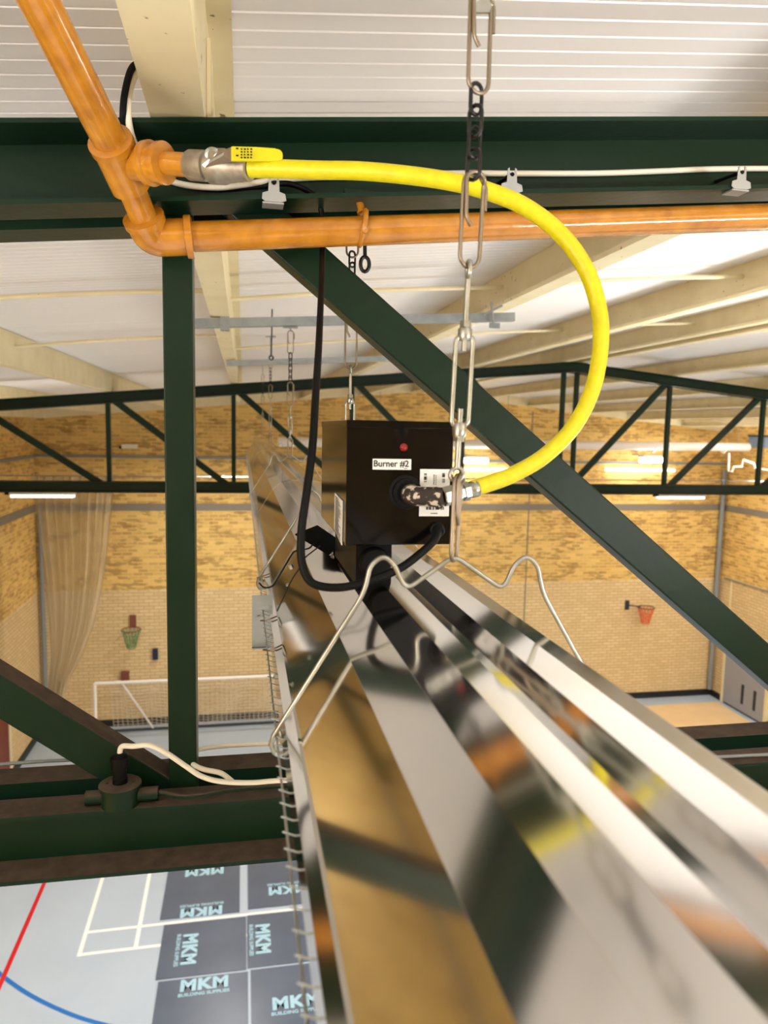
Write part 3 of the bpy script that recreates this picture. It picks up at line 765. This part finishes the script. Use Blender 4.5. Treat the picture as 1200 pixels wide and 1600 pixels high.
def turnbuckle(top, bot, side, label, k=1.0):
    top, bot = Vector(top), Vector(bot); ax = (bot - top).normalized(); L = (top - bot).length; side = Vector(side).normalized()
    t = thing('turnbuckle', label, 'turnbuckle', bot)
    P = lambda f: top + ax * (L * f)
    fr = side.cross(ax).normalized()
    # top eye bolt (eye edge-on)
    mb = MB().tube([top + ax * (.012 * k) + fr * (math.cos(a) * .007 * k) - ax * (math.sin(a) * .012 * k) for a in [2 * PI * i / 16 for i in range(16)]], .0035 * k, 10, closed=True)
    mb.tube([P(.06), P(.40)], .0042 * k, 12); mb.build('eye_bolt', ZINC, t, smooth=True)
    MB().lathe(P(.265), ax, [(0, .0085 * k), (.009 * k, .0085 * k)], 6).build('lock_nut', ZINC, t)
    body = MB().lathe(P(.296), ax, [(0, .0085 * k), (.002 * k, .0102 * k), (.014 * k, .0105 * k), (.018 * k, .008 * k)], 20)
    body.lathe(P(.735), ax, [(-.004 * k, .008 * k), (0, .0105 * k), (.014 * k, .0102 * k), (.018 * k, .0085 * k)], 20)
    for s_ in (-1, 1):
        o = side * (s_ * .0128 * k)
        body.tube(round_poly([P(.325) + side * (s_ * .004 * k), P(.345) + o, P(.725) + o, P(.745) + side * (s_ * .004 * k)], .008 * k, 4), .0036 * k, 10)
    body.build('body', ZINC, t, smooth=True)
    MB().lathe(P(.785), ax, [(0, .0085 * k), (.008 * k, .0085 * k)], 6).build('lock_nut', ZINC, t)
    e = MB().tube([P(.66), P(.93)], .0044 * k, 12)
    cc = bot - ax * (.012 * k)
    e.tube([cc + side * (math.cos(a) * .0095 * k) + ax * (math.sin(a) * .0095 * k) for a in [2 * PI * i / 20 for i in range(20)]], .0038 * k, 12, closed=True)
    e.build('eye_bolt', ZINC, t, smooth=True)
    return t
YC = .735
sideX = Vector((.96, .28, 0))
wire_link(at(752, -16, Y=YC), at(747, 146, Y=YC), sideX, .0238, 'grey wire link at the top of the frame, above the black chain')
hk = at(750, 0, Y=YC)
tag(MB().prism([(0, 0), (.02, .0), (.02, .035), (.0, .008)], hk + Vector((-.008, .0, -.012)), hk + Vector((-.008, .003, -.012)), (.9, 0, .1), (.3, 0, .9)).build('hook_plate', ZINC), 'pointed dark metal plate inside the topmost wire link', 'plate')
black_chain(at(745, 130, Y=YC), at(739, 281, Y=YC), 4, 'short black chain between two grey wire links, in front of the green truss')
wire_link(at(741, 270, Y=YC), at(733, 418, Y=YC), sideX, .0235, 'grey wire link crossing in front of the yellow hose')
turnbuckle(at(733, 408, Y=YC), at(713, 754, Y=YC), (1, 0, .03), 'zinc turnbuckle hanging in front of the black burner box', .7)
wire_link(at(715, 742, Y=YC), at(709, 876, Y=YC), (.55, .83, 0), .021, 'long grey wire link joining the turnbuckle to the nearest hanger')
# chain two (behind the burner box)
Y2 = 1.53; X2 = .212
def col2(z): return Vector((X2 + .006, Y2, z))
z2 = lambda py: at(545, py, Y=Y2).z
wire_link(col2(z2(322)), col2(z2(402)), (1, 0, 0), .0238, 'wire link seen through the gap under the gas pipe beside the eye bolt')
black_chain(col2(z2(392)), col2(z2(470)), 4, 'black chain mostly hidden behind the green diagonal')
wire_link(col2(z2(462)), col2(z2(576)), (1, 0, 0), .0238, 'wire link below the green diagonal, above the burner box')
turnbuckle(col2(z2(570)), col2(z2(742)), (1, 0, 0), 'turnbuckle rising from behind the black burner box', .7)
wire_link(col2(z2(735)), col2(6.866), (.4, .9, 0), .02, 'wire link on the second hanger behind the burner box')
# farther suspension sets: whole assembly small, still built with parts
def far_set(Yf, zt, nm, n_link):
    X_ = .213
    V = lambda z: Vector((X_, Yf, z))
    zb = 6.866
    wire_link(V(zt), V(zt - .105), (1, 0, 0), .026, 'small wire link at the top of the %s' % nm)
    black_chain(V(zt - .098), V(zt - .24), 5, 'small dark chain in the %s' % nm, W=.015, r=.0024)
    wire_link(V(zt - .232), V(zt - .34), (1, 0, 0), .026, 'small wire link below the dark chain of the %s' % nm)
    turnbuckle(V(zt - .335), V(zb + .07), (1, 0, 0), 'small turnbuckle low in the %s' % nm, .7)
    wire_link(V(zb + .08), V(zb), (1, 0, 0), .02, 'small wire link at the foot of the %s' % nm)
SETS = [(3.45, 7.435, 'third suspension from the camera'), (6.0, 7.56, 'fourth suspension, beyond the third'), (8.4, 7.57, 'farthest suspension at the heater end')]
for a_ in SETS: far_set(*a_, 0)
mb = MB().box((.18, 3.43, 7.447), (.245, 3.47, 7.45)); mb.tube([(.213, 3.45, 7.45), (.213, 3.45, 7.431)], .003, 8)
tag(mb.build('hook_bracket', GALV), 'small flat hook bracket under the strut channel, holding the third suspension', 'bracket')
for yv, zz, lb in ((6.0, 7.56, 'above the fourth suspension'), (8.4, 7.57, 'above the farthest suspension'), (YC, at(752, -16, Y=YC).z, 'above the nearest chain, out at the top of the frame')):
    x_ = .213 if yv > 1 else at(752, -16, Y=YC).x
    mb = MB().box((x_ - .04, yv - .02, zdeck(x_) - .006), (x_ + .04, yv + .02, zdeck(x_) - .001)); mb.tube([(x_, yv, zdeck(x_) - .004), (x_, yv, zz - .006)], .003, 8)
    tag(mb.build('ceiling_anchor', GALV), 'galvanised ceiling anchor %s' % lb, 'bracket')
# loose eye rod hanging beside the third chain
q0, q1 = at(425, 528, Y=4.6), at(424, 556, Y=4.6)
mb = MB().tube([Vector((q0.x, q0.y, zdeck(q0.x))), q1], .004, 8).tube([q1 + Vector((math.cos(a) * .012, 0, -.012 + math.sin(a) * .012)) for a in [2 * PI * i / 12 for i in range(12)]], .004, 6, closed=True)
tag(mb.build('eye_rod', BLKCH, smooth=True), 'short dark eye rod hanging free left of the third suspension', 'rod')

# ------------------------------------------------------------ cables and clips on the near truss
cable('white_cable', [(232, 108, 1.27), (215, 112, 1.26), (204, 135, 1.25), (200, 160, 1.245), (201, 190, 1.245), (208, 218, 1.27), (225, 250, 1.315), (255, 277, 1.322), (290, 289, 1.322), (340, 293, 1.322), (390, 287, 1.322), (430, 281, 1.322), (520, 276, 1.322), (700, 271, 1.322), (800, 271, 1.322), (900, 271, 1.322), (960, 270, 1.322), (1040, 267, 1.322), (1120, 264, 1.322), (1250, 263, 1.322)], .0052, WHITE, 'white cable clipped along the web of the near top chord')
cable('black_cable', [(230, 100, 1.255), (208, 104, 1.25), (196, 140, 1.24), (192, 180, 1.24), (196, 215, 1.27), (220, 252, 1.325), (260, 280, 1.328), (330, 296, 1.328), (400, 292, 1.328), (432, 287, 1.318)], .0052, BLKMAT, 'black cable beside the white one dropping behind the ochre tee')
labs = ['spring steel cable clip under the yellow hose near the valve', 'spring steel cable clip right of the wire link, behind the hose', 'spring steel cable clip at the right end of the top chord']
for (px, py), lb in zip(((428, 299), (800, 285), (1159, 281)), labs):
    q = at(px, py, Y=1.246)
    t = thing('cable_clip', lb, 'clip', q)
    mb = MB()
    pr = [(-.008, .022), (-.005, .024), (-.004, .012), (.004, .012), (.005, .024), (.008, .022), (.009, .0), (.018, -.003), (.020, -.013), (.012, -.016), (-.014, -.016), (-.019, -.012), (-.018, -.003), (-.009, .0)]
    mb.prism(pr, q, q + Vector((0, .002, 0)), (1, 0, 0), (0, 0, 1)); mb.build('spring_plate', CLIPM, t)
    MB().box((q.x - .018, q.y, q.z - .019), (q.x + .016, q.y + .03, q.z - .0165)).build('jaw', CLIPM, t)
    MB().tube([(q.x, q.y - .001, q.z + .013), (q.x, q.y + .04, q.z + .018), (q.x + .001, 1.325, q.z + .021)], .0035, 8).build('tie', BLKMAT, t)
# bottom chord cables
jb = at(190, 1240, Y=1.305); zc = 6.335
J = Vector((jb.x - .0, 1.292, zc))
jt = thing('junction_box', 'round green conduit box with black gland standing on the bottom chord', 'junction box', J)
MB().lathe(J, (0, 0, 1), [(0, .032), (.030, .032), (.031, .036), (.037, .036), (.039, .033)], 32).build('body', GREEN, jt, smooth=True)
for a_, b_ in ((.03, .064), (-.03, -.058)): MB().tube([J + Vector((a_, 0, .014)), J + Vector((b_, 0, .014))], .0125, 18).build('spout', GREEN, jt, smooth=True)
MB().lathe(J + Vector((0, 0, .038)), (0, 0, 1), [(0, .013), (.010, .013), (.011, .0115), (.028, .0115), (.029, .0155), (.048, .0155), (.052, .012), (.055, .007)], 16).build('cable_gland', BLKMAT, jt, smooth=True)
for s_ in (-1, 1): MB().lathe(J + Vector((s_ * .022, 0, .038)), (0, 0, 1), [(0, .003), (.002, .0025)], 8).build('screw', GREEN, jt)
g0 = J + Vector((0, 0, .088))
def cab(name, pts, r, m, label, n_=8): return tag(MB().tube(smooth_path(pts, n_), r, 10).build(name, m, smooth=True), label, 'cable')
cab('white_cable', [g0, g0 + Vector((.004, 0, .016))] + [at(a, b, Y=c_) for a, b, c_ in ((208, 1166, 1.285), (235, 1165, 1.275), (262, 1178, 1.27), (290, 1197, 1.265), (315, 1213, 1.262), (345, 1221, 1.26), (390, 1223, 1.262), (432, 1220, 1.265), (520, 1216, 1.27), (700, 1205, 1.27))], .0046, WHITE, 'white cable curving from the round green box toward the wire guard')
cab('white_cable', [at(a, b, Y=c_) for a, b, c_ in ((363, 1221, 1.272), (345, 1208, 1.295), (318, 1202, 1.31), (301, 1193, 1.34), (299, 1180, 1.38), (312, 1171, 1.405), (345, 1166, 1.42), (390, 1163, 1.43), (425, 1162, 1.43), (520, 1159, 1.43))], .0046, WHITE, 'white cable looping behind the green post on the bottom chord')
cab('grey_cable', [J + Vector((.062, 0, .014))] + [at(a, b, Y=c_) for a, b, c_ in ((255, 1239, 1.285), (285, 1244, 1.275), (315, 1242, 1.275), (360, 1234, 1.28), (420, 1229, 1.285), (560, 1222, 1.29))], .0042, GREEN, 'dark painted cable leaving the round box along the bottom chord')
cab('grey_cable', [at(a, b, Y=c_) for a, b, c_ in ((-40, 1197, 1.45), (60, 1190, 1.45), (120, 1187, 1.45), (190, 1183, 1.45))], .0035, GREYST, 'thin grey conduit along the back edge of the bottom chord at far left')
cab('grey_cable', [at(a, b, Y=c_) for a, b, c_ in ((1040, 1192, 1.30), (1110, 1184, 1.295), (1180, 1180, 1.29), (1260, 1176, 1.29))], .0036, GREYST, 'thin grey conduit lying on the bottom chord right of the heater')

# ------------------------------------------------------------ lamps
blab = ['white batten lamp hanging under the far truss at the left', 'white batten lamp hanging under the far truss at the right']
for i, (x, y_, z, ln, dw, uw) in enumerate(LAMPS):
    lab = blab[i] if i < 2 else 'added white fill batten outside the frame, %s of the unseen fill lamps' % ordn[i - 2]  # from the third on: unseen lamps added to brighten the hall
    t = thing('batten_lamp', lab, 'lamp', (x, y_, z), 'white hall lamps')
    MB().box((x - ln / 2, y_ - .045, z), (x + ln / 2, y_ + .045, z + .035)).build('body', WHITE, t, bevel=.004)
    MB().box((x - ln / 2 + .01, y_ - .04, z - .03), (x + ln / 2 - .01, y_ + .04, z)).build('diffuser', LAMPE, t, bevel=.008)
    zt = 6.2 if i < 2 else zdeck(x)
    for s_ in (-.35, .35): MB().tube([(x + ln * s_, y_, z + .035), (x + ln * s_, y_ - (.12 if i < 2 else 0), zt + (.05 if i < 2 else -.004))], .004, 6).build('suspension_wire', BLKMAT, t)
    mb = MB().box((x - ln / 2 - .05, y_ - .03, z + .0), (x - ln / 2 + .02, y_ + .03, z + .06))
    if i < 2: mb.tube(smooth_path([(x - ln * .2, y_, z + .04), (x - ln * .05, y_, z + .09), (x + ln * .12, y_, z + .05)], 5), .006, 6)
    mb.build('gear_box', BLKMAT, t)
flab = ['glowing floodlight under the pale duct, left one behind the hose and diagonal', 'glowing floodlight under the pale duct near the right of the back wall', 'floodlight beyond the heater end']
for (x, y_, z), lb in list(zip(FLOODS, flab))[:2]:
    t = thing('floodlight', lb, 'lamp', (x, y_, z), 'floodlights on the back wall')
    MB().box((x - .28, y_ - .1, z + .0), (x + .28, y_ + .12, z + .07)).build('housing', WHITE, t, bevel=.01)
    MB().box((x - .26, y_ - .11, z - .11), (x + .26, y_ + .1, z)).build('lens', FLOODE, t, bevel=.01)
    MB().tube([(x, y_ + .1, z + .05), (x, YB - .01, z + .05)], .02, 8).build('arm', GREYST, t)
for (x0, x1, z, lb) in ((4.9, 6.5, 6.05, 'thin lit strip lamp on the back wall under the left floodlight'), (9.0, 10.9, 6.08, 'thin lit strip lamp on the back wall under the right floodlight')):
    tag(MB().box((x0, YB - .12, z - .03), (x1, YB - .04, z + .03)).build('strip_lamp', mat('strip_lens', (.9, 1, .95, 1), .4, emit=5) if x0 < 5 else bpy.data.materials['strip_lens'], bevel=.01), lb, 'lamp')
# emergency light, back wall upper left
q = at(203, 697, Y=YB)
t = thing('emergency_light', 'small white emergency light high on the back wall left of the post', 'lamp', q)
MB().box((q.x - .17, YB - .1, q.z - .05), (q.x + .17, YB, q.z + .05)).build('body', WHITE, t, bevel=.01)
MB().box((q.x - .22, YB - .08, q.z - .06), (q.x - .17, YB, q.z - .0)).build('bracket', BLKMAT, t)

# pale duct along the back wall
dt = thing('duct', 'long pale round duct running along the top of the back wall', 'duct', (6, 16.3, 6.6))
MB().tube([(.75, 16.3, 6.66), (12.3, 16.3, 6.72)], .10, 20).build('tube', DUCTM, dt, smooth=True)
for x in (2.4, 4.9, 7.3, 9.7, 11.6): MB().tube([(x, 16.3, 6.6 + .06), (x + .03, 16.3, 6.66)], .108, 20).build('joint_band', DUCTM, dt, smooth=True)
for x in (3.0, 6.0, 9.0, 12.0): MB().tube([(x, 16.3, 6.78), (x, 16.3, zdeck(x))], .006, 6).build('hanger_rod', GREYST, dt)
# white conduit at upper right
cd = MB().tube([at(a, b, Y=15.2) for a, b in ((1139, 708), (1138, 736), (1144, 737), (1146, 729), (1159, 729), (1161, 718), (1178, 724), (1180, 731), (1200, 734))], .022, 8)
tag(cd.build('white_conduit', WHITE), 'thin white bent pipe near the ceiling of the right wall', 'pipe')
struct('window_1', MB().box((XR - .02, 15.2, 6.72), (XR, 16.5, 6.98)), GLASS)
struct('trim_9', MB().box((XR - .04, 14.5, 6.69), (XR - .015, 15.2, 7.01)).box((XR - .04, 15.18, 6.98), (XR - .015, 16.5, 7.02)), DARK)

# ------------------------------------------------------------ back of the hall: hoops, goal, curtain, doors
def hoop(px, py, label, bm_, nm_, facing=-1, side=False):
    q = at(px, py, Y=YB); t = thing('netball_hoop', label, 'hoop', q)
    if not side:
        MB().box((q.x - .07, YB - .05, q.z - .02), (q.x + .07, YB, q.z + .26)).build('back_plate', bm_, t)
        c_ = Vector((q.x, YB - .32, q.z)); 
    else:
        MB().box((q.x - .12, YB - .05, q.z - .12), (q.x - .02, YB, q.z + .12)).build('back_plate', DARK, t); c_ = Vector((q.x + .30, YB - .32, q.z))
        MB().tube([(q.x - .05, YB - .03, q.z), (c_.x - .1, c_.y + .1, q.z)], .015, 6).build('arm', DARK, t)
    R_ = .21
    MB().tube([c_ + Vector((math.cos(a) * R_, math.sin(a) * R_, 0)) for a in [2 * PI * i / 20 for i in range(20)]], .012, 6, closed=True).build('rim', bm_ if not side else DARK, t, smooth=True)
    nt = MB()
    for i in range(14):
        a = 2 * PI * i / 14; b = a + .3
        nt.tube([c_ + Vector((math.cos(a) * R_, math.sin(a) * R_, 0)), c_ + Vector((math.cos(b) * R_ * .7, math.sin(b) * R_ * .7, -.2)), c_ + Vector((math.cos(a) * R_ * .45, math.sin(a) * R_ * .45, -.42))], .007, 4)
        nt.tube([c_ + Vector((math.cos(a) * R_, math.sin(a) * R_, 0)), c_ + Vector((math.cos(a - .3) * R_ * .7, math.sin(a - .3) * R_ * .7, -.2)), c_ + Vector((math.cos(a) * R_ * .45, math.sin(a) * R_ * .45, -.42))], .007, 4)
    for z_, k_ in ((-.2, .7), (-.42, .45)): nt.tube([c_ + Vector((math.cos(2 * PI * i / 14) * R_ * k_, math.sin(2 * PI * i / 14) * R_ * k_, z_)) for i in range(14)], .007, 4, closed=True)
    nt.build('net', nm_, t)
hoop(208, 978, 'netball hoop with brown plate and pale green net on the left of the back wall', REDP, GRNET)
hoop(983, 945, 'netball hoop with orange net on a black side bracket on the back wall right', DARK, ORNET, side=True)
for (px, py, m, lb, w_, h_) in ((243, 1021, NAVY, 'small dark blue box fixed on the back wall above the goal', .06, .13), (196, 1057, REDP, 'small dark red box on the back wall just above the goal bar', .09, .14)):
    q = at(px, py, Y=YB)
    tag(MB().box((q.x - w_, YB - .09, q.z - h_), (q.x + w_, YB, q.z + h_)).box((q.x - w_ * .8, YB - .10, q.z - h_ * .7), (q.x + w_ * .8, YB - .09, q.z + h_ * .5)).build('wall_box', m, bevel=.01), lb, 'box')
# goal
g0_ = at(148, 1068, Y=16.2); g1_ = Vector((1.75, 16.2, g0_.z)); Gz = g0_.z
gt = thing('goal', 'white football goal with square net against the back wall', 'goal', (g0_.x, 16.2, 0))
MB().tube([(g0_.x, 16.2, Gz), (g1_.x, 16.2, Gz)], .035, 12).build('crossbar', GOALW, gt, smooth=True)
for x in (g0_.x, g1_.x): MB().tube([(x, 16.2, .0), (x, 16.2, Gz)], .035, 12).build('goal_post', GOALW, gt, smooth=True)
for x in (g0_.x + .55, g1_.x - .4): MB().tube([(x, 16.2, Gz), (x + .55, 16.95, .05)], .024, 8).build('back_stay', GOALW, gt, smooth=True)
MB().tube([(g0_.x, 16.95, .03), (g1_.x, 16.95, .03)], .03, 8).build('ground_bar', DARK, gt, smooth=True)
net = MB(); nx, nz_ = 44, 15
def npnt(u, v):
    x = g0_.x + .25 + (g1_.x - g0_.x - .3) * u
    yv = 16.22 + .72 * (v ** .6) + .05 * math.sin(u * 30 + v * 4); zv = Gz - (Gz - .1) * v - .10 * math.sin(PI * u) * math.sin(v * PI) + .02 * math.sin(u * 40)
    return (x, yv, max(zv, .03))
for i in range(nx + 1): net.tube([npnt(i / nx, j / 8) for j in range(9)], .006, 4, cap=False)
for j in range(nz_ + 1): net.tube([npnt(i / 22, j / nz_) for i in range(23)], .006, 4, cap=False)
net.build('net', NETW, gt)
# division curtain, gathered
cu = MB(); vs = []; fs = []; U, Vn = 120, 26
YCU = 14.6
tl, tr_ = at(50, 745, Y=YCU), at(181, 745, Y=YCU)
rows = [(745, 50, 181), (800, 54, 176), (860, 62, 170), (920, 70, 160), (980, 76, 146), (1030, 78, 126), (1062, 76, 108), (1090, 74, 100)]
for j in range(Vn + 1):
    py = 745 + (1090 - 745) * j / Vn
    for a, b in zip(rows, rows[1:]):
        if a[0] <= py <= b[0]: tt = (py - a[0]) / (b[0] - a[0]); xl = a[1] + (b[1] - a[1]) * tt; xr = a[2] + (b[2] - a[2]) * tt
    for i in range(U + 1):
        u = i / U; q = at(xl + (xr - xl) * u, py, Y=YCU)
        vs.append((q.x, YCU + .09 * math.sin(u * 60 + .6 * math.sin(j * .3)) + .06 * math.sin(u * 23 + j * .1), q.z))
for j in range(Vn):
    for i in range(U): a = j * (U + 1) + i; fs.append((a, a + 1, a + U + 2, a + U + 1))
ct = thing('division_curtain', 'cream mesh division curtain gathered at the left of the back wall', 'curtain', (tl.x, YCU, 6.0))
cu.add(vs, fs).build('curtain_fabric', NETM, ct, smooth=True)
MB().tube([(XL, YCU, tl.z + .02), (XR, YCU, tl.z + .02)], .012, 6).build('track_wire', GREYST, ct)
# right wall doors
struct('door_1', MB().box((XR - .05, 15.15, .05), (XR - .01, 16.7, 1.75)), DOORG)
struct('trim_10', MB().box((XR - .07, 16.7, 0), (XR, 16.78, 1.85)).box((XR - .07, 15.05, 0), (XR, 15.15, 1.85)).box((XR - .07, 15.05, 1.75), (XR, 16.78, 1.85)), DOORF)
for yv in (15.95, 15.5): tag(MB().box((XR - .065, yv - .04, .25), (XR - .05, yv + .04, .75)).build('door_grille', DARK), 'narrow dark slot in the grey door, %s' % ('nearer the corner' if yv > 15.8 else 'farther from the corner'), 'grille')
tag(MB().box((XR - .02, 16.72, 1.9), (XR + .0, 16.76, 3.26)).build('wall_strip', DOORF), 'pale vertical strip on the right wall above the grey door', 'strip')
struct('door_2', MB().box((XL, 12.6, 0), (XL + .05, 14.72, 2.0)), BROWND)
struct('trim_11', MB().box((XL, 14.72, 0), (XL + .06, 14.85, 2.1)), DOORF)
tag(MB().box((9.0, 13.6, 0), (12.25, 16.72, .018)).build('timber_sheet', WOODF), 'pale timber sheeting on the floor in the far right corner', 'board')

# ------------------------------------------------------------ floor protection boards
def board(x0, x1, y0, y1, label, logos):
    t = thing('floor_board', label, 'floor board', (x0, y0, 0), 'dark printed floor boards')
    MB().box((x0, y0, .004), (x1, y1, .010)).build('sheet', BOARD, t)
    for (cx_, cy_, rot) in logos:
        Rm = Matrix.Translation((cx_, cy_, .0105)) @ Matrix.Rotation(math.radians(rot), 4, 'Z')
        text_mesh('printed_logo', 'MKM', .26, Rm @ Matrix.Translation((0, .05, 0)), PRINT, t, offset=.013, stretch=1.0, ext=.0003, spacing=1.08)
        text_mesh('printed_text', 'BUILDING SUPPLIES', .072, Rm @ Matrix.Translation((0, -.10, 0)), PRINT, t, offset=.002, ext=.0003)
    return t
L = lambda px, py: (at(px, py, Z=.01).x, at(px, py, Z=.01).y)
A = lambda px, py, r: (*L(px, py), r)
board(-1.17, -.06, 10.12, 12.5, 'dark printed board under the truss, left, with two upside down logos', [A(320, 1358, 180), A(315, 1420, 180)])
board(.06, 1.17, 10.16, 12.5, 'dark printed board under the truss beside the wire guard, upside down logo', [A(450, 1386, 180), ])
board(-1.10, .03, 8.95, 10.0, 'dark printed board in the middle row with sideways logo, left', [A(289, 1483, -90)])
board(.045, 1.2, 8.97, 10.02, 'dark printed board in the middle row with sideways logo, beside the guard', [A(404, 1467, -90)])
board(-1.06, .05, 7.0, 8.91, 'dark printed board lowest in the frame with upright logo, left', [A(319, 1542, 0)])
board(.085, 1.2, 7.0, 8.93, 'dark printed board lowest in the frame with cropped logo beside the guard', [A(464, 1570, 0)])
